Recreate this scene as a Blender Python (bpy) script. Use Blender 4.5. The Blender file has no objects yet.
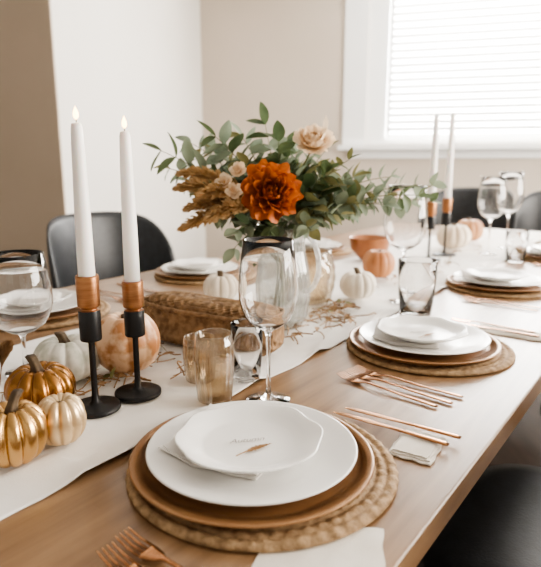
import bpy, math, random
from mathutils import Vector, Matrix, noise
R=random.Random(7)
pi=math.pi
scene=bpy.context.scene
ZT=0.75
ROT=-math.radians(37)
def T(s,p,z=0.0):
    return Vector((.127+.602*s-.799*p, .497+.799*s+.602*p, ZT+z))

# ---------------------------------------------------------------- mesh builder
class MB:
    def __init__(s): s.v=[];s.f=[];s.m=[];s.sm=[]
    def grid(s,pts,mat=0,cu=False,cv=False,smooth=True):
        b=len(s.v);n=len(pts);m=len(pts[0])
        for r in pts:
            for q in r: s.v.append(tuple(q))
        for i in range(n if cu else n-1):
            for j in range(m if cv else m-1):
                a=b+i*m+j;c=b+i*m+(j+1)%m;d=b+((i+1)%n)*m+(j+1)%m;e=b+((i+1)%n)*m+j
                s.f.append((a,c,d,e));s.m.append(mat);s.sm.append(smooth)
    def lathe(s,prof,seg=48,mat=0,M=None,fn=None,smooth=True):
        pts=[]
        for i,(r,z) in enumerate(prof):
            row=[]
            for j in range(seg):
                th=2*pi*j/seg
                rr,zz=(r,z) if fn is None else fn(r,z,th,i)
                q=Vector((rr*math.cos(th),rr*math.sin(th),zz))
                if M: q=M@q
                row.append(q)
            pts.append(row)
        s.grid(pts,mat,False,True,smooth)
    def tube(s,path,rad,mat=0,seg=6,cap=True):
        path=[Vector(q) for q in path];n=len(path);rows=[]
        up=Vector((0,0,1)); px=None
        for i,q in enumerate(path):
            t=(path[min(i+1,n-1)]-path[max(i-1,0)])
            if t.length<1e-9: t=Vector((0,0,1))
            t.normalize()
            if px is None:
                px=t.cross(up)
                if px.length<.05: px=t.cross(Vector((1,0,0)))
            else: px=px-t*px.dot(t)
            px.normalize(); py=t.cross(px)
            r=rad[i] if isinstance(rad,(list,tuple)) else rad
            rows.append([q+px*(r*math.cos(2*pi*k/seg))+py*(r*math.sin(2*pi*k/seg)) for k in range(seg)])
        b=len(s.v)
        s.grid(rows,mat,False,True)
        if cap:
            s.f.append(tuple(b+k for k in range(seg)));s.m.append(mat);s.sm.append(False)
            e=b+(n-1)*seg
            s.f.append(tuple(e+seg-1-k for k in range(seg)));s.m.append(mat);s.sm.append(False)
    def box(s,c,size,mat=0,M=None,taper=1.0):
        c=Vector(c);x,y,z=[k/2 for k in size];b=len(s.v)
        for dz in(-1,1):
            k=taper if dz<0 else 1
            for dx,dy in((-1,-1),(1,-1),(1,1),(-1,1)):
                q=c+Vector((dx*x*k,dy*y*k,dz*z))
                s.v.append(tuple(M@q if M else q))
        for f in((0,3,2,1),(4,5,6,7),(0,1,5,4),(1,2,6,5),(2,3,7,6),(3,0,4,7)):
            s.f.append(tuple(b+k for k in f));s.m.append(mat);s.sm.append(False)
    def poly(s,pts,mat=0,smooth=False):
        b=len(s.v)
        for q in pts:s.v.append(tuple(q))
        s.f.append(tuple(range(b,b+len(pts))));s.m.append(mat);s.sm.append(smooth)
    def obj(s,name,mats,loc=(0,0,0),rz=0,parent=None,bevel=0,solid=0,sub=0,fixn=False):
        me=bpy.data.meshes.new(name);me.from_pydata(s.v,[],s.f)
        for m in mats: me.materials.append(m)
        for i,p in enumerate(me.polygons):
            p.material_index=s.m[i];p.use_smooth=s.sm[i]
        me.update()
        if fixn:
            import bmesh
            bm=bmesh.new();bm.from_mesh(me);bmesh.ops.remove_doubles(bm,verts=bm.verts,dist=1e-5)
            bmesh.ops.recalc_face_normals(bm,faces=bm.faces);bm.to_mesh(me);bm.free()
        o=bpy.data.objects.new(name,me);scene.collection.objects.link(o)
        o.location=loc;o.rotation_euler=(0,0,rz)
        if parent: o.parent=parent
        if bevel:
            b=o.modifiers.new('b','BEVEL');b.width=bevel;b.segments=3;b.limit_method='ANGLE'
        if solid:
            b=o.modifiers.new('s','SOLIDIFY');b.thickness=solid
        if sub:
            b=o.modifiers.new('u','SUBSURF');b.levels=sub;b.render_levels=sub
        return o
def empty(name,loc=(0,0,0),rz=0):
    o=bpy.data.objects.new(name,None);o.empty_display_size=.05;scene.collection.objects.link(o)
    o.location=loc;o.rotation_euler=(0,0,rz);return o

# ---------------------------------------------------------------- materials
def mat(name,c1,c2=None,rough=.5,metal=0,scale=8,stretch=(1,1,1),bump=0,bscale=None,contrast=(.35,.65),sheen=0,trans=0,coat=0,detail=5,spec=.5,sss=0):
    m=bpy.data.materials.new(name);m.use_nodes=True;nt=m.node_tree;N=nt.nodes;L=nt.links
    b=N['Principled BSDF']
    b.inputs['Base Color'].default_value=(*c1,1);b.inputs['Roughness'].default_value=rough
    b.inputs['Metallic'].default_value=metal;b.inputs['Specular IOR Level'].default_value=spec
    if sheen:b.inputs['Sheen Weight'].default_value=sheen
    if coat:b.inputs['Coat Weight'].default_value=coat;b.inputs['Coat Roughness'].default_value=.12
    if sss:b.inputs['Subsurface Weight'].default_value=sss;b.inputs['Subsurface Scale'].default_value=.01
    tc=N.new('ShaderNodeTexCoord');mp=N.new('ShaderNodeMapping');mp.inputs['Scale'].default_value=stretch
    L.new(tc.outputs['Object'],mp.inputs['Vector'])
    if c2:
        n=N.new('ShaderNodeTexNoise');n.inputs['Scale'].default_value=scale;n.inputs['Detail'].default_value=detail
        L.new(mp.outputs[0],n.inputs['Vector'])
        r=N.new('ShaderNodeValToRGB');r.color_ramp.elements[0].position=contrast[0];r.color_ramp.elements[1].position=contrast[1]
        r.color_ramp.elements[0].color=(*c1,1);r.color_ramp.elements[1].color=(*c2,1)
        L.new(n.outputs['Fac'],r.inputs['Fac']);L.new(r.outputs[0],b.inputs['Base Color'])
    if bump:
        n2=N.new('ShaderNodeTexNoise');n2.inputs['Scale'].default_value=bscale or scale*4;n2.inputs['Detail'].default_value=4
        L.new(mp.outputs[0],n2.inputs['Vector'])
        bp=N.new('ShaderNodeBump');bp.inputs['Strength'].default_value=bump;bp.inputs['Distance'].default_value=.002
        L.new(n2.outputs['Fac'],bp.inputs['Height']);L.new(bp.outputs[0],b.inputs['Normal'])
    if trans:
        t=N.new('ShaderNodeBsdfTranslucent');mx=N.new('ShaderNodeMixShader');mx.inputs[0].default_value=trans
        if c2: L.new(r.outputs[0],t.inputs['Color'])
        else: t.inputs['Color'].default_value=(*c1,1)
        L.new(b.outputs[0],mx.inputs[1]);L.new(t.outputs[0],mx.inputs[2]);L.new(mx.outputs[0],N['Material Output'].inputs['Surface'])
    return m
def glassmat(name,tint=(.975,.97,.96),edge=.50,refl=.75,rough=.015,base=.055,power=3.0,diff=0,dcol=(.8,.8,.8)):
    # thin-walled glass: transparent + symmetric Schlick-style reflection on both faces
    m=bpy.data.materials.new(name);m.use_nodes=True;nt=m.node_tree;N=nt.nodes;L=nt.links
    N.remove(N['Principled BSDF'])
    tr=N.new('ShaderNodeBsdfTransparent');gl=N.new('ShaderNodeBsdfGlossy');gl.inputs['Roughness'].default_value=rough
    lw=N.new('ShaderNodeLayerWeight');lw.inputs['Blend'].default_value=.5
    rp=N.new('ShaderNodeValToRGB');rp.color_ramp.elements[0].position=.50;rp.color_ramp.elements[0].color=(*tint,1)
    rp.color_ramp.elements[1].position=1;rp.color_ramp.elements[1].color=(tint[0]*edge,tint[1]*edge*.95,tint[2]*edge*.88,1)
    L.new(lw.outputs['Facing'],rp.inputs[0]);L.new(rp.outputs[0],tr.inputs['Color'])
    pw=N.new('ShaderNodeMath');pw.operation='POWER';pw.inputs[1].default_value=power;L.new(lw.outputs['Facing'],pw.inputs[0])
    ma=N.new('ShaderNodeMath');ma.operation='MULTIPLY_ADD';ma.inputs[1].default_value=refl;ma.inputs[2].default_value=base;ma.use_clamp=True
    L.new(pw.outputs[0],ma.inputs[0])
    mx=N.new('ShaderNodeMixShader');L.new(ma.outputs[0],mx.inputs[0]);L.new(tr.outputs[0],mx.inputs[1]);L.new(gl.outputs[0],mx.inputs[2])
    out=mx
    if diff:
        d=N.new('ShaderNodeBsdfDiffuse');d.inputs['Color'].default_value=(*dcol,1)
        t2=N.new('ShaderNodeBsdfTranslucent');t2.inputs['Color'].default_value=(*dcol,1)
        a=N.new('ShaderNodeMixShader');a.inputs[0].default_value=.5;L.new(d.outputs[0],a.inputs[1]);L.new(t2.outputs[0],a.inputs[2])
        m2=N.new('ShaderNodeMixShader');m2.inputs[0].default_value=diff
        tc=N.new('ShaderNodeTexCoord');n=N.new('ShaderNodeTexNoise');n.inputs['Scale'].default_value=70;L.new(tc.outputs['Object'],n.inputs['Vector'])
        mm=N.new('ShaderNodeMath');mm.operation='MULTIPLY';mm.inputs[1].default_value=diff*2;L.new(n.outputs['Fac'],mm.inputs[0]);L.new(mm.outputs[0],m2.inputs[0])
        L.new(mx.outputs[0],m2.inputs[1]);L.new(a.outputs[0],m2.inputs[2]);out=m2
    L.new(out.outputs[0],N['Material Output'].inputs['Surface']);return m
def realglass(name,col=(1,1,1),rough=0.0,ior=1.48):
    m=bpy.data.materials.new(name);m.use_nodes=True;b=m.node_tree.nodes['Principled BSDF']
    b.inputs['Base Color'].default_value=(*col,1);b.inputs['Roughness'].default_value=rough
    b.inputs['Transmission Weight'].default_value=1;b.inputs['IOR'].default_value=ior
    return m

M_wood=mat('oak_wood',(.17,.095,.047),(.305,.185,.098),rough=.28,scale=5,stretch=(9,.7,4),bump=.12,bscale=30,contrast=(.3,.7),detail=8)
M_linen=mat('white_linen',(.84,.81,.77),(.76,.72,.67),rough=.9,scale=12,bump=.35,bscale=500,sheen=.2)
M_napkin=mat('ivory_linen',(.80,.75,.68),(.72,.66,.58),rough=.9,scale=20,bump=.3,bscale=600)
M_porc=mat('white_porcelain',(.86,.845,.815),rough=.22,coat=.25)
M_copperplate=mat('bronze_glaze',(.27,.135,.055),(.35,.185,.082),rough=.32,metal=.3,scale=6)
M_copper=mat('copper_metal',(.38,.18,.085),(.46,.235,.115),rough=.25,metal=1,scale=10)
M_cup=mat('brushed_copper',(.30,.135,.058),(.40,.19,.085),rough=.36,metal=.8,scale=30,stretch=(1,1,8))
M_wicker=mat('seagrass_wicker',(.20,.12,.055),(.48,.32,.175),rough=.75,scale=90,bump=.6,bscale=300,contrast=(.3,.7))
M_basket=mat('woven_rope',(.16,.09,.04),(.35,.215,.11),rough=.8,scale=60,bump=.5,bscale=250)
M_black=mat('black_iron',(.012,.012,.013),rough=.4,metal=.3)
M_leather=mat('black_leather',(.010,.011,.013),(.017,.019,.022),rough=.42,scale=40,bump=.2,bscale=200)
M_wax=mat('ivory_wax',(.90,.88,.84),rough=.4,sss=.25)
M_wick=mat('wick',(.05,.04,.03),rough=.9)
M_glass=realglass('clear_glass')
M_vase=glassmat('ribbed_glass',(.91,.92,.91),.50,.75,.04,.09,2.2,diff=.14,dcol=(.78,.78,.76))
M_amber=glassmat('amber_mercury_glass',(.93,.87,.77),.42,.85,.06,.10,2.2,diff=.09,dcol=(.56,.42,.27))
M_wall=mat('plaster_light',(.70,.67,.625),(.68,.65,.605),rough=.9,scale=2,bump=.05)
M_wallw=mat('plaster_warm_backlit',(.54,.47,.395),(.52,.45,.375),rough=.9,scale=2,bump=.05)  # warm plaster, with the backlit wall's shade painted into the colour
M_walltan_shaded=mat('plaster_tan_shaded',(.42,.335,.255),(.40,.32,.24),rough=.9,scale=2,bump=.05)  # tan plaster, partly darkened in colour for the face turned from the window
M_ceil=mat('ceiling_white',(.8,.79,.77),rough=.9)
M_trim=mat('white_paint',(.86,.86,.85),rough=.35)
M_slat=mat('blind_slat',(.90,.90,.89),rough=.5,trans=.5)
M_floor=mat('dark_floorboards',(.018,.012,.009),(.036,.024,.018),rough=.45,scale=3,stretch=(10,1,1),bump=.1)
M_leafA=mat('leaf_green',(.065,.10,.045),(.145,.19,.09),rough=.5,scale=14,trans=.3)
M_leafB=mat('leaf_eucalyptus',(.18,.23,.16),(.30,.35,.24),rough=.6,scale=14,trans=.3)
M_leafC=mat('leaf_olive',(.15,.15,.06),(.27,.25,.11),rough=.6,scale=14,trans=.3)
M_stem=mat('stem_green',(.13,.14,.06),rough=.6)
M_rust=mat('rust_petal',(.36,.08,.015),(.62,.19,.04),rough=.6,scale=18,trans=.22)
M_cream=mat('cream_petal',(.90,.70,.48),(.93,.80,.62),rough=.6,scale=18,trans=.25)
M_plume=mat('wheat_plume',(.48,.30,.13),(.70,.50,.27),rough=.8,scale=30,trans=.35)
M_twig=mat('dried_twig',(.20,.11,.05),(.42,.26,.13),rough=.85,scale=30)
M_pstem=mat('pumpkin_stem',(.05,.035,.025),(.13,.09,.05),rough=.8,scale=40,bump=.4)
M_flame=bpy.data.materials.new('flame');M_flame.use_nodes=True
_b=M_flame.node_tree.nodes['Principled BSDF'];_b.inputs['Emission Color'].default_value=(1,.58,.2,1);_b.inputs['Emission Strength'].default_value=8;_b.inputs['Base Color'].default_value=(1,.7,.3,1)
M_ink=mat('grey_ink',(.26,.235,.21),rough=.7)
M_feather=mat('bronze_feather',(.22,.11,.04),(.40,.23,.09),rough=.6,scale=60)
M_glasspane=glassmat('window_glass',(.98,.98,.98),.95,.4,.01,.01)

# ---------------------------------------------------------------- room
C=Vector((-.64,5.5,0));U=Vector((.966,-.259,0));O=Vector((.259,.966,0))
H=2.75
def W(a,o,z): return C+U*a+O*o+Vector((0,0,z))
def wbox(mb,a0,a1,o0,o1,z0,z1,m=0):
    b=len(mb.v)
    for z in(z0,z1):
        for a,o in((a0,o0),(a1,o0),(a1,o1),(a0,o1)): mb.v.append(tuple(W(a,o,z)))
    for f in((0,3,2,1),(4,5,6,7),(0,1,5,4),(1,2,6,5),(2,3,7,6),(3,0,4,7)):
        mb.f.append(tuple(b+k for k in f));mb.m.append(m);mb.sm.append(False)
WA0,WA1,WZ0,WZ1=1.53,4.3,1.32,2.62
mb=MB()
wbox(mb,-.15,WA0,0,.2,0,H);wbox(mb,WA1,5.6,0,.2,0,H);wbox(mb,WA0,WA1,0,.2,0,WZ0);wbox(mb,WA0,WA1,0,.2,WZ1,H)
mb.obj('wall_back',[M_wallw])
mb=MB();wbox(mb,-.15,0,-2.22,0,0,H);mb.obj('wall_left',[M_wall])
mb=MB();wbox(mb,-3.2,-.0,-2.235,-2.22,0,H);mb.obj('wall_side',[M_walltan_shaded])
mb=MB();wbox(mb,5.45,5.6,-8.2,-4.6,0,H);wbox(mb,5.45,5.6,-1.2,0,0,H);wbox(mb,5.45,5.6,-4.6,-1.2,0,.8);wbox(mb,5.45,5.6,-4.6,-1.2,2.5,H)
mb.obj('wall_right',[M_wall])
mb=MB();wbox(mb,-3.3,5.7,-8.2,.2,-.1,0);mb.obj('floor',[M_floor])
mb=MB();wbox(mb,-3.3,5.7,-8.2,.2,H,H+.1);mb.obj('ceiling',[M_ceil])
mb=MB();wbox(mb,.03,5.45,-.02,-.001,0,.12);mb.obj('baseboard_back',[M_trim])
mb=MB();wbox(mb,.001,.02,-2.22,-.001,0,.12);mb.obj('baseboard_left',[M_trim])
we=empty('window_1',W(2.9,0,1.3))
def wchild(mb,name,mats):
    o=mb.obj(name,mats);o.parent=we;o.matrix_parent_inverse=Matrix.Translation(-we.location)
    return o
mb=MB();wbox(mb,1.33,1.53,-.025,-.001,WZ0-.02,WZ1+.12);wbox(mb,WA1,WA1+.2,-.025,-.001,WZ0-.02,WZ1+.12);wbox(mb,1.53,WA1,-.025,-.001,WZ1,WZ1+.12)
wchild(mb,'casing',[M_trim])
mb=MB();wbox(mb,1.30,WA1+.23,-.10,-.001,WZ0-.045,WZ0-.005);wbox(mb,1.38,WA1+.15,-.02,-.001,WZ0-.12,WZ0-.045);wchild(mb,'sill',[M_trim])
mb=MB()
wbox(mb,WA0,1.70,.03,.10,WZ0,WZ1);wbox(mb,WA1-.08,WA1,.03,.10,WZ0,WZ1);wbox(mb,1.70,WA1-.08,.03,.10,WZ0,WZ0+.05);wbox(mb,1.70,WA1-.08,.03,.10,WZ1-.07,WZ1)
wchild(mb,'frame',[M_trim])
mb=MB();wbox(mb,1.70,WA1-.08,.06,.065,WZ0+.05,WZ1-.07);wchild(mb,'pane',[M_glasspane])
mb=MB();z=WZ0+.10
while z<WZ1-.05:
    a0,a1=1.73,WA1-.1;ca,sa=.024*math.cos(.65),.024*math.sin(.65)
    mb.poly([W(a0,.005-ca,z+sa),W(a1,.005-ca,z+sa),W(a1,.005+ca,z-sa),W(a0,.005+ca,z-sa)],0)
    z+=.058
wbox(mb,1.72,WA1-.09,-.015,.015,WZ0+.052,WZ0+.077)
wbox(mb,1.72,WA1-.09,-.02,.02,WZ1-.06,WZ1-.002)
for a in(2.1,2.9,3.7): wbox(mb,a,a+.004,-.018,-.014,WZ0+.06,WZ1-.05)
wchild(mb,'blinds',[M_slat])
mb=MB();wbox(mb,5.47,5.53,-4.6,-4.54,.8,2.5);wbox(mb,5.47,5.53,-1.26,-1.2,.8,2.5);wbox(mb,5.47,5.53,-2.93,-2.87,.8,2.5);wbox(mb,5.47,5.53,-4.54,-1.26,.8,.86);wbox(mb,5.47,5.53,-4.54,-1.26,2.44,2.5)
mb.obj('added_side_window',[M_trim])  # unseen window and opening, added to let side light onto the table

# ---------------------------------------------------------------- table (local x -> toward near edge, y along)
TL0,TL1,TWD=-.75,3.2,1.45
te=empty('dining_table',T(0,0,-ZT),ROT)
mb=MB();mb.box((-TWD/2,(TL0+TL1)/2,ZT-.02),(TWD,TL1-TL0,.04));mb.obj('top',[M_wood],parent=te,bevel=.004)
mb=MB()
mb.box((-TWD/2,TL0+.14,ZT-.075),(TWD-.3,.025,.07));mb.box((-TWD/2,TL1-.14,ZT-.075),(TWD-.3,.025,.07))
mb.box((-.14,(TL0+TL1)/2,ZT-.075),(.025,TL1-TL0-.3,.07));mb.box((-TWD+.14,(TL0+TL1)/2,ZT-.075),(.025,TL1-TL0-.3,.07))
mb.obj('apron',[M_wood],parent=te)
k=1
for x in(-.14,-TWD+.14):
    for y in(TL0+.14,TL1-.14):
        mb=MB();mb.box((x,y,(ZT-.04)/2),(.08,.08,ZT-.04),taper=.65);mb.obj('leg_%d'%k,[M_wood],parent=te,bevel=.004);k+=1

# runner
mb=MB();rows=[]
ns,np_=560,80
def ridge(x): return max(0,1-abs(x)*2.6)**2
for i in range(ns+1):
    s=TL0+.02+(TL1-.05-TL0)*i/ns;row=[]
    pn=.395+.018*noise.noise(Vector((s*2.2,0,3)))+.005*noise.noise(Vector((s*11,0,3)))+.03*min(1,max(0,s));pf=.97+.02*noise.noise(Vector((s*2,5,0)))
    for j in range(np_+1):
        p=pn+(pf-pn)*j/np_
        w=noise.noise(Vector((s*4+p*2,p*9-s*5,0)))
        w2=noise.noise(Vector((s*13+p*4,p*22,4)))
        edge=1+2.2*math.exp(-(p-pn)/.05)
        fold=ridge(noise.noise(Vector((s*3.2-p*4,p*5+s*2,9))))*.0035*(1+1.2*math.exp(-(p-pn)/.06))
        zz=.0012+max(0,.0012+(.0028*w+.0016*w2)*edge+fold)
        zz=min(zz,.0052 if p>.475 else .012)
        row.append((-p,s,zz))
    rows.append(row)
mb.grid(rows);mb.obj('table_runner',[M_linen],T(0,0),ROT,solid=.0009)
ZR=.0060

# ---------------------------------------------------------------- tableware builders
def placemat(s,p,r=.178):
    mb=MB();rows=[];nr=78;nt=220;rings=13
    for i in range(nr+1):
        q=i/nr;rr=r*q;ring=q*rings;ph=(int(ring)%2)*pi
        row=[]
        for j in range(nt):
            th=2*pi*j/nt
            tw=math.sin(th*55+ph)*.5+.5
            z=.0068+.0038*abs(math.sin(pi*ring))*(.35+.65*tw)
            r2=rr*(1+.012*noise.noise(Vector((math.cos(th)*2,math.sin(th)*2,s*5)))*q)
            if i==nr: r2+=.002*math.sin(th*55);z=.006
            row.append((r2*math.cos(th),r2*math.sin(th),z))
        rows.append(row)
    rows.append([(r*1.012*math.cos(2*pi*j/nt),r*1.012*math.sin(2*pi*j/nt),.003) for j in range(nt)])
    rows.append([(r*.99*math.cos(2*pi*j/nt),r*.99*math.sin(2*pi*j/nt),.0006) for j in range(nt)])
    rows.append([(0,0,.0006)]*nt)
    mb.grid(rows,0,False,True)
    return mb.obj('woven_placemat',[M_wicker],T(s,p),ROT)
def plate(name,s,p,z,r,h,m,well=.62,scal=0,nsc=8,th=.004):
    def fn(rr,zz,a,i):
        if scal and rr>r*.6:
            k=(rr/r-.6)/.4
            return rr*(1+k*scal*math.cos(nsc*a)),zz+k*scal*.05*math.cos(nsc*a)
        return rr,zz
    prof=[(0,.001),(well*r*.85,.001),(well*r*.87,0),(well*r*.95,0),(well*r,.0015),(r*(well+.15),h*.38),(r*.9,h*.75),(r*.985,h-.0012),(r,h),(r*.992,h+.0016),(r*.975,h+.0012),(r*.9,h*.75+th*.7),(r*(well+.14),h*.38+th),(r*(well+.02),.0015+th),(well*r*.93,th),(well*r*.4,th),(0,th)]
    mb=MB();mb.lathe(prof,96,0,None,fn)
    return mb.obj(name,[m],T(s,p,z),ROT)
def foldnapkin(s,p,z,w,l,rz,name='linen_napkin',rad=None,m=None,layers=2,th=.0025,off=(0,0),wav=.0012):
    mb=MB();n=28
    for L in range(layers):
        top=[];
        for side in(1,0):
            rows=[]
            for i in range(n+1):
                row=[]
                for j in range(n+1):
                    u=i/n-.5;v=j/n-.5
                    x=off[0]+u*(w-.006*L)+.003*noise.noise(Vector((v*5,L,s)));y=off[1]+v*(l-.008*L)+.003*noise.noise(Vector((u*5,L,p)))
                    zz=L*th+side*th*.85+wav*abs(noise.noise(Vector((x*25,y*25,L+s))))
                    if rad:
                        q=math.hypot(x,y)/rad
                        zz+=max(0,(q-.62))*.052
                    row.append((x,y,zz))
                rows.append(row)
            mb.grid(rows);top.append(rows)
        t,b=top
        for e in(lambda g:[g[i][0] for i in range(n+1)],lambda g:[g[i][n] for i in range(n+1)],lambda g:g[0],lambda g:g[n]):
            mb.grid([e(t),e(b)])
    return mb.obj(name,[m or M_napkin],T(s,p,z),ROT+rz)
def strip(mb,pts,y0=0,m=0):
    rows=[]
    for (x,y,z,w,t) in pts:
        a=[];
        for k in range(8):
            c=math.cos(2*pi*(k+.5)/8);sn=math.sin(2*pi*(k+.5)/8)
            sx=lambda v:math.copysign(abs(v)**.6,v)
            a.append((x,y+y0+w*sx(c),z+t*.5*sx(sn)))
        rows.append(a)
    b=len(mb.v);mb.grid(rows,m,False,True)
    mb.f.append(tuple(b+k for k in range(8)));mb.m.append(m);mb.sm.append(False)
    e=b+(len(pts)-1)*8;mb.f.append(tuple(e+7-k for k in range(8)));mb.m.append(m);mb.sm.append(False)
def fork(s,p,z=.0022,rz=0,sc=1.0):
    mb=MB()
    h=[(.105,0,.0012,.0045,.0022),(.10,0,.0012,.0052,.0025),(.03,0,.0022,.0038,.0024),(-.03,0,.0050,.0024,.0026),(-.045,0,.0048,.003,.0024),(-.055,0,.003,.0085,.0018),(-.066,0,.0018,.0115,.0015),(-.072,0,.0016,.0118,.0015)]
    strip(mb,h)
    for k in range(4):
        y=-.0096+.0064*k
        strip(mb,[(-.071,y,.0016,.0019,.0015),(-.09,y,.0030,.0016,.0014),(-.104,y*.96,.0065,.0013,.0013),(-.110,y*.95,.0085,.0006,.0008)])
    o=mb.obj('dinner_fork',[M_copper],T(s,p,z),ROT+rz);o.scale=(sc,sc,1);return o
def knife(s,p,z=.0022,rz=0,sc=1.0):
    mb=MB()
    strip(mb,[(.115,0,.0015,.0050,.003),(.108,0,.0015,.0064,.0036),(.04,0,.002,.0052,.0034),(.01,0,.002,.0044,.003),(0,.001,.002,.0065,.0012),(-.04,.0015,.002,.0088,.001),(-.085,.001,.002,.0080,.001),(-.105,-.001,.002,.0045,.001),(-.112,-.003,.002,.0008,.0008)])
    o=mb.obj('dinner_knife',[M_copper],T(s,p,z),ROT+rz);o.scale=(sc,sc,1);return o
def spoon(s,p,z=.0022,rz=0):
    mb=MB()
    strip(mb,[(.10,0,.0012,.0045,.0022),(.095,0,.0012,.0052,.0025),(.03,0,.0022,.0036,.0024),(-.035,0,.0050,.0024,.0026),(-.045,0,.0045,.004,.002),(-.055,0,.003,.011,.0016),(-.072,0,.0018,.0165,.0014),(-.088,0,.0022,.0150,.0014),(-.098,0,.0035,.008,.0012),(-.101,0,.004,.002,.001)])
    return mb.obj('dinner_spoon',[M_copper],T(s,p,z),ROT+rz)
def wineglass(s,p,Ht=.272,rb=.047,z=0,m=None,stemf=.45):
    h0=Ht*stemf;bh=Ht-h0;foot=.038
    prof=[(0,.0006),(foot*.96,.0006),(foot,.0014),(foot*.97,.0022),(foot*.6,.0045),(foot*.25,.008),(.0052,.014),(.0038,.03),(.0036,h0*.6),(.0042,h0*.9),(.0075,h0)]
    bowl=[(.02/.047,.05),(.034/.047,.13),(.9,.25),(.985,.37),(1,.46),(.975,.6),(.91,.78),(.83,1.0)]
    for r,q in bowl: prof.append((r*rb,h0+q*bh))
    prof.append((rb*.83-.0008,h0+bh+.0006))
    for r,q in reversed(bowl): prof.append((r*rb-.0016,h0+q*bh+.0004))
    prof.append((0,h0+.05*bh))
    mb=MB();mb.lathe(prof,64)
    return mb.obj('wine_glass',[m or M_glass],T(s,p,z))
def tumbler(s,p,h,r,z=0,m=None,name='water_glass',flute=0,taper=.82):
    def fn(rr,zz,a,i):
        if flute and 1<i<5: 
            return rr*(1+flute*abs(math.sin(a*9))*1.0),zz
        return rr,zz
    prof=[(0,.0008),(r*taper*.93,.0008),(r*taper,.003),(r*(taper+.1),h*.35),(r*(taper+.15),h*.7),(r,h),(r-.0008,h+.0008),(r-.002,h-.001),(r*(taper+.12)-.002,h*.6),(r*taper-.002,.007),(0,.006)]
    mb=MB();mb.lathe(prof,72,0,None,fn)
    return mb.obj(name,[m or M_glass],T(s,p,z))

def setting(s,p,rot=0,feather=False):
    placemat(s,p)
    c=s-.012
    plate('charger_plate',c,p+.008,.0118,.162,.010,M_copperplate,well=.80)
    plate('dinner_plate',c,p+.008,.0166,.140,.017,M_porc,well=.62)
    foldnapkin(c,p+.008,.0216,.140,.140,rot+.25,rad=.137,m=M_linen,off=(-.036,.008))
    o=plate('salad_plate',c-.003,p+.010,.0325,.097,.016,M_porc,well=.66,scal=.024,nsc=8)
    return o
setting(.075,.229)
setting(.690,.240,.1)
setting(1.45,.29,.2)
setting(2.2,.25,-.1)
setting(.34,1.20,.6);setting(1.0,1.22,.3);setting(1.75,1.22,.3)
def dress(s,p,txt='Autumn'):
    base=T(s,p,.0382)
    mb=MB();n=18
    for sd in(-1,1):
        rows=[]
        for i in range(n+1):
            q=i/n;w=.0048*math.sin(pi*q**.8)*(1+.25*math.sin(i*2.3));x=-.02+.042*q
            rows.append([(x,.002*math.sin(q*3),.0008),(x+.004,.002*math.sin(q*3)+sd*w,.0006+.0006*(i%2))])
        mb.grid(rows)
    mb.tube([(-.030,-.001,.0006),(-.01,.001,.0011),(.022,0,.0010)],[.0007,.0007,.0003])
    mb.obj('dried_feather',[M_feather],base+Vector((.008,-.024,0)),math.radians(34))
    cu=bpy.data.curves.new('calligraphy','FONT');cu.body=txt;cu.size=.015;cu.shear=.45;cu.align_x='CENTER';cu.space_character=.95
    t=bpy.data.objects.new('calligraphy',cu);scene.collection.objects.link(t);t.location=base+Vector((-.004,-.004,.0004));t.rotation_euler=(0,0,math.radians(12))
    cu.materials.append(M_ink)
    dg=bpy.context.evaluated_depsgraph_get();me=bpy.data.meshes.new_from_object(t.evaluated_get(dg))
    loc,rot=t.location.copy(),t.rotation_euler.copy();bpy.data.objects.remove(t)
    t=bpy.data.objects.new('plate_calligraphy',me);scene.collection.objects.link(t);t.location=loc;t.rotation_euler=rot
dress(.062,.240);dress(.676,.251)

# cutlery
foldnapkin(.247,.080,.0008,.062,.085,.10,layers=3,th=.0022)
knife(.262,.135,.0084,.03,.82);knife(.290,.128,.0084,.06,.82)
fork(.432,.195,rz=-.10);fork(.462,.190,rz=-.03);fork(.405,.205,rz=-.12,sc=.95)
foldnapkin(.915,.12,.0008,.16,.07,.05,layers=2,th=.002)
knife(.900,.17,.0068,.03);spoon(.930,.17,.0068,.05)
fork(1.175,.22,rz=-.05);fork(1.21,.22)
knife(1.68,.19);fork(1.94,.19);fork(1.97,.19)
fork(-.171,.14,rz=-.04);fork(-.138,.145,rz=.02)
foldnapkin(-.048,.062,.0002,.13,.15,.45,layers=1,th=.0005)
fork(.60,1.22,rz=pi);knife(.70,1.22,rz=pi)
fork(.56,1.22,rz=pi);fork(1.25,1.22,rz=pi);knife(.12,1.22,rz=pi)
foldnapkin(1.0,1.22,.0385,.10,.10,.5,layers=3,th=.004,m=M_linen)
foldnapkin(.34,1.20,.0385,.10,.10,.9,layers=3,th=.004,m=M_linen)

# glasses
wineglass(.25,.352,.280,.050)
wineglass(1.036,.458,.335,.062,ZR)
wineglass(2.11,.524,.34,.060,ZR);wineglass(2.32,.503,.36,.060,ZR)
wineglass(.063,.80,.232,.060,ZR,stemf=.33);wineglass(-.075,.90,.22,.05,ZR)
tumbler(.947,.378,.150,.052)
tumbler(2.00,.38,.13,.045)
tumbler(.290,.432,.110,.030,ZR,name='votive_glass')
tumbler(.186,.418,.118,.031,ZR,M_amber,'mercury_votive_glass',flute=.06,taper=.9)
tumbler(.235,.50,.085,.028,ZR,M_amber,'mercury_votive_glass',flute=.06,taper=.9)

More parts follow.
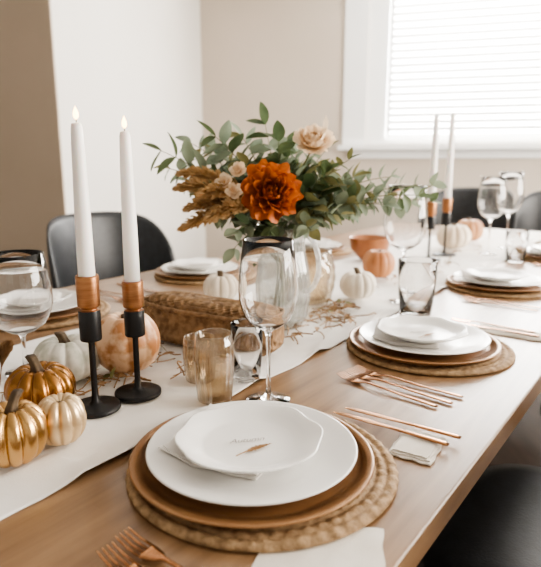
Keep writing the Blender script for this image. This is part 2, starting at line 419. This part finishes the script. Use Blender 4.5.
# ---------------------------------------------------------------- candlesticks
def candlestick(s,p,hh,ch,br=.040,z=ZR,flame=True,k=1):
    o=T(s,p,z)
    mb=MB()
    mb.lathe([(0,0),(br,0),(br*1.01,.003),(br,.006),(br*.9,.0075),(.012,.009),(.0065,.014),(.0050,.03),(.0050,hh*.50),(.006,hh*.52),(.0165*k,hh*.53),(.0172*k,hh*.54),(.0172*k,hh*.74),(.0165*k,hh*.75)],48,0)
    mb.lathe([(.0165*k,hh*.75),(.0125*k,hh*.755),(.0125*k,hh*.765),(.0172*k,hh*.78),(.0176*k,hh*.79),(.0180*k,hh*.985),(.0172*k,hh),(.0145*k,hh),(.0135*k,hh-.012),(0,hh-.012)],48,1)
    mb.obj('candlestick',[M_black,M_cup],o)
    ce=empty('taper_candle',o+Vector((0,0,hh-.0115)))
    mb=MB();L=ch+.011
    mb.lathe([(0,0),(.0128*k,0),(.0132*k,.002),(.0122*k,L*.4),(.0100*k,L*.8),(.0085*k,L*.97),(.007*k,L*.995),(.003,L),(0,L-.001)],32)
    mb.obj('wax',[M_wax],parent=ce)
    mb=MB();mb.tube([(0,0,L-.002),(.0004,0,L+.004),(.0012,0,L+.009)],.0007);mb.obj('wick',[M_wick],parent=ce)
    if flame:
        mb=MB();f=[]
        for i in range(13):
            q=i/12;f.append((.0045*math.sin(pi*q**.75)*(1-q*.25),L+.004+.020*q))
        mb.lathe(f,16);mb.obj('flame',[M_flame],parent=ce)
candlestick(.042,.551,.224,.231)
candlestick(.124,.543,.203,.243)
candlestick(1.79,.675,.245,.34,.05,k=1.15,flame=False);candlestick(1.96,.670,.25,.36,.05,k=1.15,flame=False)

# ---------------------------------------------------------------- pumpkins
def pumpkin(s,p,d,h,c1,c2,metal=0,rough=.5,ribs=11,amp=.13,z=ZR,stem=.028,speck=8,name='pumpkin',mottle=(.35,.65),lean=.3):
    m=mat('pumpkin_skin',c1,c2,rough=rough,metal=metal,scale=speck,bump=.3,bscale=60,contrast=mottle)
    r=d/2;prof=[]
    for i in range(29):
        ph=pi*(1-i/28);q=math.sin(ph)
        rr=r*q**.8
        zz=h/2+h/2*math.cos(ph)
        x=rr/r
        zz+=(-.20*h*math.exp(-(x*3.2)**2) if math.cos(ph)>0 else .12*h*math.exp(-(x*3)**2))
        prof.append((rr,zz))
    ph0=R.random()*6
    def fn(rr,zz,a,i):
        f=1-amp*(1-abs(math.sin(ribs*(a+ph0)/2)))**1.6
        f*=1+.03*math.sin(a+ph0*2)
        return rr*f,h*.02+zz*(1-.25*amp*(1-abs(math.sin(ribs*(a+ph0)/2)))**1.6)
    mb=MB();mb.lathe(prof,132,0,None,fn)
    zt=h*.82;a=R.random()*6
    pts=[];rad=[]
    for i in range(7):
        q=i/6;pts.append((lean*stem*q*q*math.cos(a),lean*stem*q*q*math.sin(a),zt-.004+stem*q));rad.append(d*.062*(1.7-q*1.1 if q<.6 else 1.04+.3*(q-.6)))
    rows=[]
    for q,rd in zip(pts,rad):
        rows.append([(q[0]+rd*(1+.18*math.cos(5*t*2*pi/20))*math.cos(t*2*pi/20),q[1]+rd*(1+.18*math.cos(5*t*2*pi/20))*math.sin(t*2*pi/20),q[2]) for t in range(20)])
    rows.append([pts[-1]]*20);mb.grid(rows,1,False,True)
    return mb.obj(name,[m,M_pstem],T(s,p,z),R.random())
pumpkin(.182,.640,.126,.120,(.46,.20,.075),(.74,.50,.32),rough=.45,amp=.05,speck=30,stem=.02,mottle=(.44,.58))
pumpkin(.085,.695,.122,.085,(.50,.50,.41),(.76,.73,.65),rough=.45,speck=30,amp=.1,mottle=(.42,.58))
pumpkin(-.026,.598,.108,.086,(.24,.105,.03),(.42,.21,.07),metal=.85,rough=.25,stem=.034,amp=.14)
pumpkin(-.130,.490,.092,.086,(.46,.27,.10),(.66,.42,.19),metal=.95,rough=.25,stem=.036,amp=.18)
pumpkin(-.060,.488,.072,.074,(.58,.38,.19),(.80,.64,.42),metal=.6,rough=.3,stem=.008,amp=.14)
pumpkin(.72,.885,.105,.082,(.74,.62,.48),(.86,.79,.69),rough=.5,stem=.03)
pumpkin(.985,.575,.11,.085,(.80,.70,.57),(.88,.82,.73),rough=.5,stem=.03,amp=.16)
pumpkin(1.30,.665,.115,.105,(.40,.15,.055),(.56,.26,.11),rough=.5,stem=.02,amp=.06)
pumpkin(2.15,.70,.16,.12,(.74,.60,.44),(.82,.72,.58),rough=.5,amp=.14)
pumpkin(2.45,.72,.14,.12,(.40,.18,.08),(.55,.30,.15),rough=.5,amp=.10)

# ---------------------------------------------------------------- woven basket (soft, open-weave, closed lid)
def basket():
    mb=MB();Lx,Ly,Hh=.172,.056,.108
    nu,nv=420,150;rows=[]
    se=lambda v,e:math.copysign(abs(v)**e,v)
    for j in range(nv+1):
        ph=-pi/2+pi*j/nv;row=[]
        cz,sz=math.cos(ph),math.sin(ph)
        for i in range(nu):
            th=2*pi*i/nu;c,sn=math.cos(th),math.sin(th)
            e1,e2=.40,.45
            x=Lx*se(cz,e1)*se(c,e2);y=Ly*se(cz,e1)*se(sn,e2);z=Hh/2*se(sz,e1)
            sag=1-.10*math.sin(pi*(x/Lx*.5+.5))*(1 if z>0 else 0)
            z*=sag
            a=(x-y*.6)*pi/.0095+ (0);b=(z+y*1.0)*pi/.0095
            cell=abs(math.sin((a+b)*.5))*abs(math.sin((a-b)*.5))
            k=.0055*(1-cell**.6)-.004
            nrm=Vector((x/Lx**1.5,y/Ly**1.5,z/(Hh/2)**1.5))
            if nrm.length>0:nrm.normalize()
            q=Vector((x,y,z))+nrm*k*max(.15,cz**.3)
            row.append((q.x+.004*noise.noise(q*20),q.y,max(.0005,q.z+Hh/2)+.0)) 
        rows.append(row)
    mb.grid(rows,0,False,True)
    path=[]
    for i in range(161):
        th=2*pi*i/160;c,sn=math.cos(th),math.sin(th)
        path.append((Lx*1.02*se(c,.45),Ly*1.06*se(sn,.45),Hh*.84-.10*Hh/2*math.sin(pi*(se(c,.45)*.5+.5))+.001*math.sin(i*2.2)))
    mb.tube(path,.0045,0,8,False)
    return mb.obj('woven_basket',[M_basket],Vector((-.132,1.195,ZT+ZR)),math.radians(-31))
basket()

# ---------------------------------------------------------------- vase + bouquet
VC=Vector((.028,1.345,ZT+ZR))
def vase():
    def fn(rr,zz,a,i):
        return (rr*(1+.05*abs(math.sin(a*10))) if 2<i<12 else rr),zz
    prof=[(0,.001),(.040,.001),(.050,.004),(.060,.03),(.066,.07),(.067,.11),(.062,.15),(.054,.185),(.052,.21),(.056,.235),(.064,.252),(.0635,.254),(.0605,.252),(.0515,.232),(.0480,.21),(.050,.185),(.058,.15),(.063,.11),(.062,.07),(.056,.03),(.046,.010),(0,.009)]
    mb=MB();mb.lathe(prof,120,0,None,fn)
    d=Vector((.86,-.5,0)).normalized();pts=[]
    for i in range(15):
        q=i/14;a=pi*.5-pi*q
        pts.append(d*(.053+.042*math.cos(a)+.008*q)+Vector((0,0,.165+.070*math.sin(a))))
    mb.tube(pts,.0065,1,10)
    m2=glassmat('milky_glass_handle',(.9,.9,.89),.8,.5,.08,.15,3,diff=.4,dcol=(.85,.84,.82))
    return mb.obj('glass_pitcher_vase',[M_vase,m2],VC)
vase()
def leaf(mb,pos,d,L,w,mi,roll=0,fold=.25,curl=.3,shape=.9):
    d=Vector(d).normalized();up=Vector((0,0,1))
    x=d.cross(up)
    if x.length<.05:x=Vector((1,0,0))
    x.normalize();n=x.cross(d);x,n=x*math.cos(roll)+n*math.sin(roll),n*math.cos(roll)-x*math.sin(roll)
    rows=[];k=7
    for i in range(k+1):
        q=i/k;ww=w*.5*math.sin(pi*min(1,q**shape*.97+.02))**.8
        c=pos+d*(L*q)-n*(curl*L*q*q*.5)
        rows.append([c-x*ww+n*(fold*ww),c-x*ww*.5+n*fold*ww*.35,c,c+x*ww*.5+n*fold*ww*.35,c+x*ww+n*(fold*ww)])
    mb.grid(rows,mi)
def bez(a,b,c,n):
    return [a*(1-t)**2+b*2*t*(1-t)+c*t*t for t in [i/n for i in range(n+1)]]
def branch(mb,a,c,lift,n,L,w,mi,mist,start=.3,drop=0):
    a=Vector(a);c=Vector(c)
    mid=a+(c-a)*.4+Vector((0,0,lift))
    P=bez(a,mid,c,16);mb.tube(P,[.0022*(1-.65*i/16) for i in range(17)],mist,5)
    for i in range(n):
        q=start+(1-start)*i/max(1,n-1);f=q*16;k=min(15,int(f));pos=P[k].lerp(P[k+1],f-k);t=(P[k+1]-P[k]).normalized()
        for sd in(-1,1):
            if i==n-1 and sd>0: dv=t
            else:
                side=t.cross(Vector((R.uniform(-.7,.7),-1+R.uniform(-.5,.5),R.uniform(-.4,.5)))).normalized()*sd
                dv=t*R.uniform(.3,.8)+side+Vector((R.uniform(-.2,.2),R.uniform(-.5,.3),R.uniform(-.2,.2)))
            s=R.uniform(.75,1.15)*(1-.25*q)
            leaf(mb,pos,dv,L*s,w*s,mi if R.random()<.8 else (mi+1)%3,R.uniform(-.8,.8),R.uniform(.1,.35),R.uniform(0,.6))
def flower(mb,pos,axis,rad,layers,mi,ruf=.06):
    axis=Vector(axis).normalized();x=axis.orthogonal().normalized();y=axis.cross(x)
    n=0
    for (num,t0,t1,L,wd) in layers:
        for k in range(num):
            az=2*pi*(k+.5*(n%2)+R.uniform(-.22,.22))/num
            rows=[];nv,nu=9,12;r=0.02*rad;z=0;ph=R.random()*6;LL=L*rad*R.uniform(.88,1.1);j1=R.uniform(-.2,.2)
            for i in range(nv+1):
                v=i/nv;ti=t0+(t1+j1-t0)*v
                if i: r+=math.sin(ti)*LL/nv;z+=math.cos(ti)*LL/nv
                hw=wd*rad*math.sqrt(max(0.02,1-((v-.66)/.68)**2));row=[]
                for j in range(nu+1):
                    u=j/nu*2-1;re=max(r,.30*rad)
                    an=az+u*hw/re
                    back=.16*rad*v*abs(u)**2.5
                    rf=ruf*rad*v*v
                    rr=r-back*math.sin(ti)+rf*math.sin(6*u+ph)*.8;zz=z-back*math.cos(ti)+rf*math.cos(7*u+ph)
                    cx,cy=math.cos(az),math.sin(az)
                    if r<.30*rad:
                        qx=(re*math.cos(an)+cx*(r-re));qy=(re*math.sin(an)+cy*(r-re))
                    else: qx,qy=rr*math.cos(an),rr*math.sin(an)
                    row.append(pos+x*qx+y*qy+axis*zz)
                rows.append(row)
            mb.grid(rows,mi)
        n+=1
def plume(mb,a,c,lift,mi,w=.016,n=420):
    P=bez(Vector(a),(Vector(a)+Vector(c))/2+Vector((0,0,lift)),Vector(c),20);mb.tube(P,.0012,mi,5)
    for i in range(n):
        q=R.uniform(.35,1);f=q*20;k=min(19,int(f));pos=P[k].lerp(P[k+1],f-k);t=(P[k+1]-P[k]).normalized()
        v=Vector((R.gauss(0,1),R.gauss(0,1),R.gauss(0,1)));v=(v-t*v.dot(t)).normalized()
        ww=w*math.sin(pi*min(1,(q-.3)/.72))**.6
        d=(t*1.1+v*.9).normalized();s=v.cross(t)*.0011
        e=pos+v*ww*R.uniform(.3,1)+t*.012
        mb.poly([pos-s,pos+s,e+s*1.6+t*.004,e+t*.010,e-s*1.6+t*.004],mi)
mb=MB();top=VC+Vector((0,0,.245))
X0,Y0=VC.x,VC.y
A=[(-.275,-.04,.43,.05,0,.070,.036),(-.22,.05,.45,.07,1,.062,.034),(-.15,-.06,.46,.06,0,.072,.040),(-.10,.06,.47,.05,1,.068,.042),
(-.04,0,.49,.03,0,.074,.046),(-.01,-.05,.45,.02,0,.066,.042),(.035,.05,.43,.03,1,.060,.036),(.10,-.02,.38,.04,0,.062,.036),
(.17,.02,.37,.06,1,.056,.036),(.36,.02,.35,.08,1,.048,.036),(.31,-.05,.33,.08,0,.048,.034),(.27,.06,.37,.08,1,.048,.036),(.23,-.06,.31,.07,1,.050,.034),(.37,.06,.31,.09,0,.045,.032),(.33,.08,.30,.08,1,.048,.036),
(.20,.08,.29,.05,0,.050,.034),(-.15,-.05,.285,.06,1,.058,.034),(-.10,-.12,.26,.05,0,.056,.034),(-.22,.02,.36,.06,1,.056,.030),(-.26,-.02,.39,.06,1,.052,.030),(-.17,-.10,.33,.05,1,.056,.032),
(.06,-.12,.26,.05,1,.050,.032),(-.03,-.13,.26,.05,0,.054,.030),(.13,-.09,.29,.05,1,.050,.034),(-.08,-.10,.40,.05,1,.064,.038),(.02,.1,.44,.05,0,.066,.042),(-.12,.10,.40,.05,1,.064,.040),(.12,.10,.35,.05,1,.058,.038),
(-.11,-.10,.215,.07,1,.052,.032),(-.06,-.10,.20,.07,0,.050,.030),(.10,.0,.43,.05,1,.045,.022),(.15,-.04,.41,.05,2,.045,.020),(-.16,0,.43,.05,1,.066,.040)]
for dx,dy,z,lift,mi,L,w in A:
    tip=Vector((X0+dx,Y0+dy,ZT+z))
    branch(mb,top+Vector((R.uniform(-.02,.02),R.uniform(-.02,.02),-.03)),tip,lift,7 if abs(dx)<.15 else 9,L,w,mi,6,start=.35 if abs(dx)<.15 else .25)
for i in range(130):
    d=Vector((R.gauss(0,1),R.gauss(0,.8),abs(R.gauss(.2,.8)))).normalized()
    pos=top+Vector((0,0,.03))+Vector((d.x*.12,d.y*.08,d.z*.12))*R.uniform(.4,1)
    leaf(mb,pos,d+Vector((0,-.2,0)),R.uniform(.045,.07),R.uniform(.028,.042),R.choice([0,1,1,1,2]),R.uniform(-1,1),.25,.4)
for i in range(9):
    a=R.uniform(0,6.28);mb.tube([top+Vector((.02*math.cos(a),.02*math.sin(a),-.02)),VC+Vector((-.028*math.cos(a+.6),-.028*math.sin(a+.6),.015))],.0022,6,6)
PE=Vector((X0-.030,Y0-.150,ZT+.338))
flower(mb,PE,(.12,-.9,.30),.066,[(7,1.60,1.30,1.0,.60),(7,1.45,.95,1.0,.58),(8,1.3,.55,.95,.52),(8,1.15,.2,.88,.46),(7,1.0,-.1,.8,.40),(7,.8,-.4,.7,.32),(6,.6,-.6,.6,.26),(5,.35,-.6,.5,.2)],3,.10)
CR=Vector((X0+.068,Y0-.07,ZT+.440))
flower(mb,CR,(-.02,-.65,.75),.046,[(6,1.5,.95,1.05,.62),(6,1.35,.5,1.0,.58),(6,1.15,.1,.9,.5),(6,.9,-.3,.8,.38),(5,.6,-.5,.65,.28)],4,.05)
mb.tube(bez(top,top+Vector((.03,0,.12)),CR,10),.0022,6,6)
mb.tube(bez(top,top+Vector((0,-.05,.03)),PE+Vector((0,.01,0)),10),.003,6,6)
leaf(mb,CR+Vector((.024,0,.03)),(.05,0,1),.035,.012,4,0,.1,.1)
for dx,dy,z in((-.225,-.10,.35),(-.20,-.14,.31),(-.22,-.08,.38),(-.17,-.16,.34),(-.21,-.15,.27),(-.16,-.15,.29)):
    plume(mb,top,(X0+dx,Y0+dy,ZT+z),.07,5,.021,560)
for dx,dy,z in((-.095,-.13,.385),(-.125,-.12,.36),(-.105,-.14,.34)):
    flower(mb,Vector((X0+dx,Y0+dy,ZT+z)),(R.uniform(-.4,.2),-.8,.5),.022,[(6,1.4,.8,1,.5),(5,1.0,.1,.9,.45)],4,.03)
mb.obj('flower_bouquet',[M_leafA,M_leafB,M_leafC,M_rust,M_cream,M_plume,M_stem])

def jar():
    def fn(rr,zz,a,i):
        if 2<i<18: return rr*(1+.05*(math.sin(a*14+i*1.57)*.5)),zz
        return rr,zz
    prof=[(0,.001),(.05,.001),(.056,.004)]+[(.064+.012*math.sin(pi*i/15),.01+.135*i/15) for i in range(16)]+[(.064,.152),(.061,.153),(.060,.14),(.064,.08),(.052,.012),(0,.01)]
    mb=MB();mb.lathe(prof,112,0,None,fn);return mb.obj('cut_glass_candle_jar',[M_amber],T(.870,.675,ZR))
jar()
mrust=mat('rust_glaze',(.26,.09,.03),(.38,.16,.065),rough=.3,metal=.3,scale=9)
for s_,p_ in((1.63,.868),):
    mb=MB();mb.lathe([(0,.001),(.035,.001),(.037,.004),(.055,.02),(.078,.05),(.086,.095),(.088,.098),(.085,.098),(.075,.052),(.052,.024),(0,.014)],56)
    mb.obj('copper_bowl',[mrust],T(s_,p_,ZR))

# ---------------------------------------------------------------- dried vine garland
mb=MB()
cl=[(-.20,.60,.12,10),(-.10,.70,.10,10),(.03,.64,.09,12),(.12,.62,.08,10),(.24,.66,.10,12),(.26,.56,.08,10),(.60,.50,.09,10),(.80,.56,.12,30),(.74,.50,.07,14),(.72,.75,.12,10),(1.15,.62,.15,12),(1.45,.62,.18,12),(1.75,.58,.16,8),(2.1,.60,.2,8)]
for s0,p0,sp_,cnt in cl:
    for i in range(cnt):
        s=s0+R.gauss(0,.5)*sp_;p=p0+R.gauss(0,.28)*sp_;a=R.uniform(-.9,.9);L=R.uniform(.02,.045)
        pts=[]
        for k in range(6):
            q=k/5-.5;pts.append((-(p+math.sin(a)*q*2*L+.01*math.sin(q*5+i)),s+math.cos(a)*q*2*L,ZR+.004+.008*abs(math.cos(q*3))*R.uniform(.5,1.3)))
        mb.tube(pts,R.uniform(.0007,.0020),0,5)
        if i%2==0:
            leaf(mb,Vector(pts[3]),(R.uniform(-1,1),R.uniform(-1,1),.25),R.uniform(.02,.038),.013,R.choice([0,0,1]),R.uniform(-.5,.5),.2,.5)
mb.obj('dried_vine_garland',[M_twig,M_leafC],T(0,0),ROT)
mb=MB()
for i in range(7):
    a=T(-.10+.015*i,.70+.01*i,.012);c=a+Vector((R.uniform(-.04,.02),R.uniform(-.04,.02),R.uniform(.06,.12)))
    plume(mb,a,c,.02,0,.013,200)
mb.obj('dried_grass_bunch',[M_twig])

# ---------------------------------------------------------------- chairs
def chair(s,p,face,hb=.93,w=.26):
    g=T(s,p,-ZT);e=empty('dining_chair',g,face)
    mb=MB();rows=[]
    for i,(z,k) in enumerate([(.425,.0),(.425,.86),(.43,.95),(.445,1.0),(.465,1.0),(.48,.95),(.487,.8),(.484,.4),(.48,0)]):
        row=[]
        for j in range(48):
            th=2*pi*j/48;c,sn=math.cos(th),math.sin(th)
            row.append((w*.92*k*math.copysign(abs(c)**.6,c),.23*k*math.copysign(abs(sn)**.6,sn)-.01,z))
        rows.append(row)
    mb.grid(rows,0,False,True);mb.obj('seat',[M_leather],parent=e)
    mb=MB();A_=[];B_=[];n=40;nv=14
    for i in range(n+1):
        u=i/n*2-1;th=u*1.30;ra=[];rb=[]
        top_=hb-(.16*abs(u)**5+.02*u*u);lo=.50-.02*abs(u)
        for j in range(nv+1):
            v=j/nv;z=lo+(top_-lo)*v;lean=.05*v
            for lst,dr in((ra,0),(rb,.028)):
                r=(w+.01)+dr-(.010*(v**6))*(1 if dr else -1)
                lst.append((r*math.sin(th)*1.02,(r*.95)*math.cos(th)+lean-.01,z+(.006*math.sin(pi*v))))
        A_.append(ra);B_.append(rb)
    mb.grid(A_);mb.grid(B_)
    mb.grid([[q[0] for q in A_],[q[0] for q in B_]]);mb.grid([[q[-1] for q in A_],[q[-1] for q in B_]])
    mb.grid([A_[0],B_[0]]);mb.grid([A_[-1],B_[-1]])
    mb.obj('back',[M_leather],parent=e,fixn=True)
    mb=MB();
    for sx in(-1,1):
        mb.tube([(sx*.14,.20,.43),(sx*.15,.245,.50),(sx*.15,.262,.60)],.012,0,8)
    mb.obj('back_supports',[M_black],parent=e)
    k=1
    for sx in(-1,1):
        for sy in(-1,1):
            mb=MB();mb.tube([(sx*.17,sy*.15,.427),(sx*.22,sy*.21,.0)],[.015,.010],0,10);mb.obj('leg_%d'%k,[M_black],parent=e);k+=1
FL=math.atan2(.602,-.799)-pi/2
FR=FL+pi
chair(1.07,1.68,FL,.935,.30)
chair(.56,-.10,FR,.93,.30);chair(1.35,-.14,FR,.93,.28)
FE=math.atan2(.799,.602)-pi/2
chair(3.42,.46,FE,.985,.30);chair(3.42,1.08,FE,.985,.30)

# ---------------------------------------------------------------- light
w=bpy.data.worlds.new('world');scene.world=w;w.use_nodes=True
bg=w.node_tree.nodes['Background'];bg.inputs[0].default_value=(1,.905,.79,1);bg.inputs[1].default_value=.58
def area(name,loc,target,sx,sy,power,col):
    l=bpy.data.lights.new(name,'AREA');l.shape='RECTANGLE';l.size=sx;l.size_y=sy;l.energy=power;l.color=col
    o=bpy.data.objects.new(name,l);scene.collection.objects.link(o);o.location=loc
    o.rotation_euler=(Vector(target)-Vector(loc)).to_track_quat('-Z','Y').to_euler();return o
area('daylight_back_window',W(2.95,.55,2.0),W(2.95,-3,1.6),2.9,1.7,600,(1,.98,.95))
area('added_side_light',W(6.0,-2.9,1.75),W(0,-3.6,.9),3.2,1.7,340,(1,.93,.84))  # added soft light from the right, behind the unseen side opening

# ---------------------------------------------------------------- camera
cd=bpy.data.cameras.new('camera');cam=bpy.data.objects.new('camera',cd);scene.collection.objects.link(cam)
cam.location=(0,0,1.15);cam.rotation_euler=(math.radians(78),0,0)
cd.lens=35.6;cd.sensor_width=36;cd.clip_start=.02
cd.dof.use_dof=True;cd.dof.focus_distance=.88;cd.dof.aperture_fstop=4.5
scene.camera=cam
scene.view_settings.view_transform='AgX'
scene.view_settings.look='AgX - Medium High Contrast'
scene.view_settings.exposure=.6
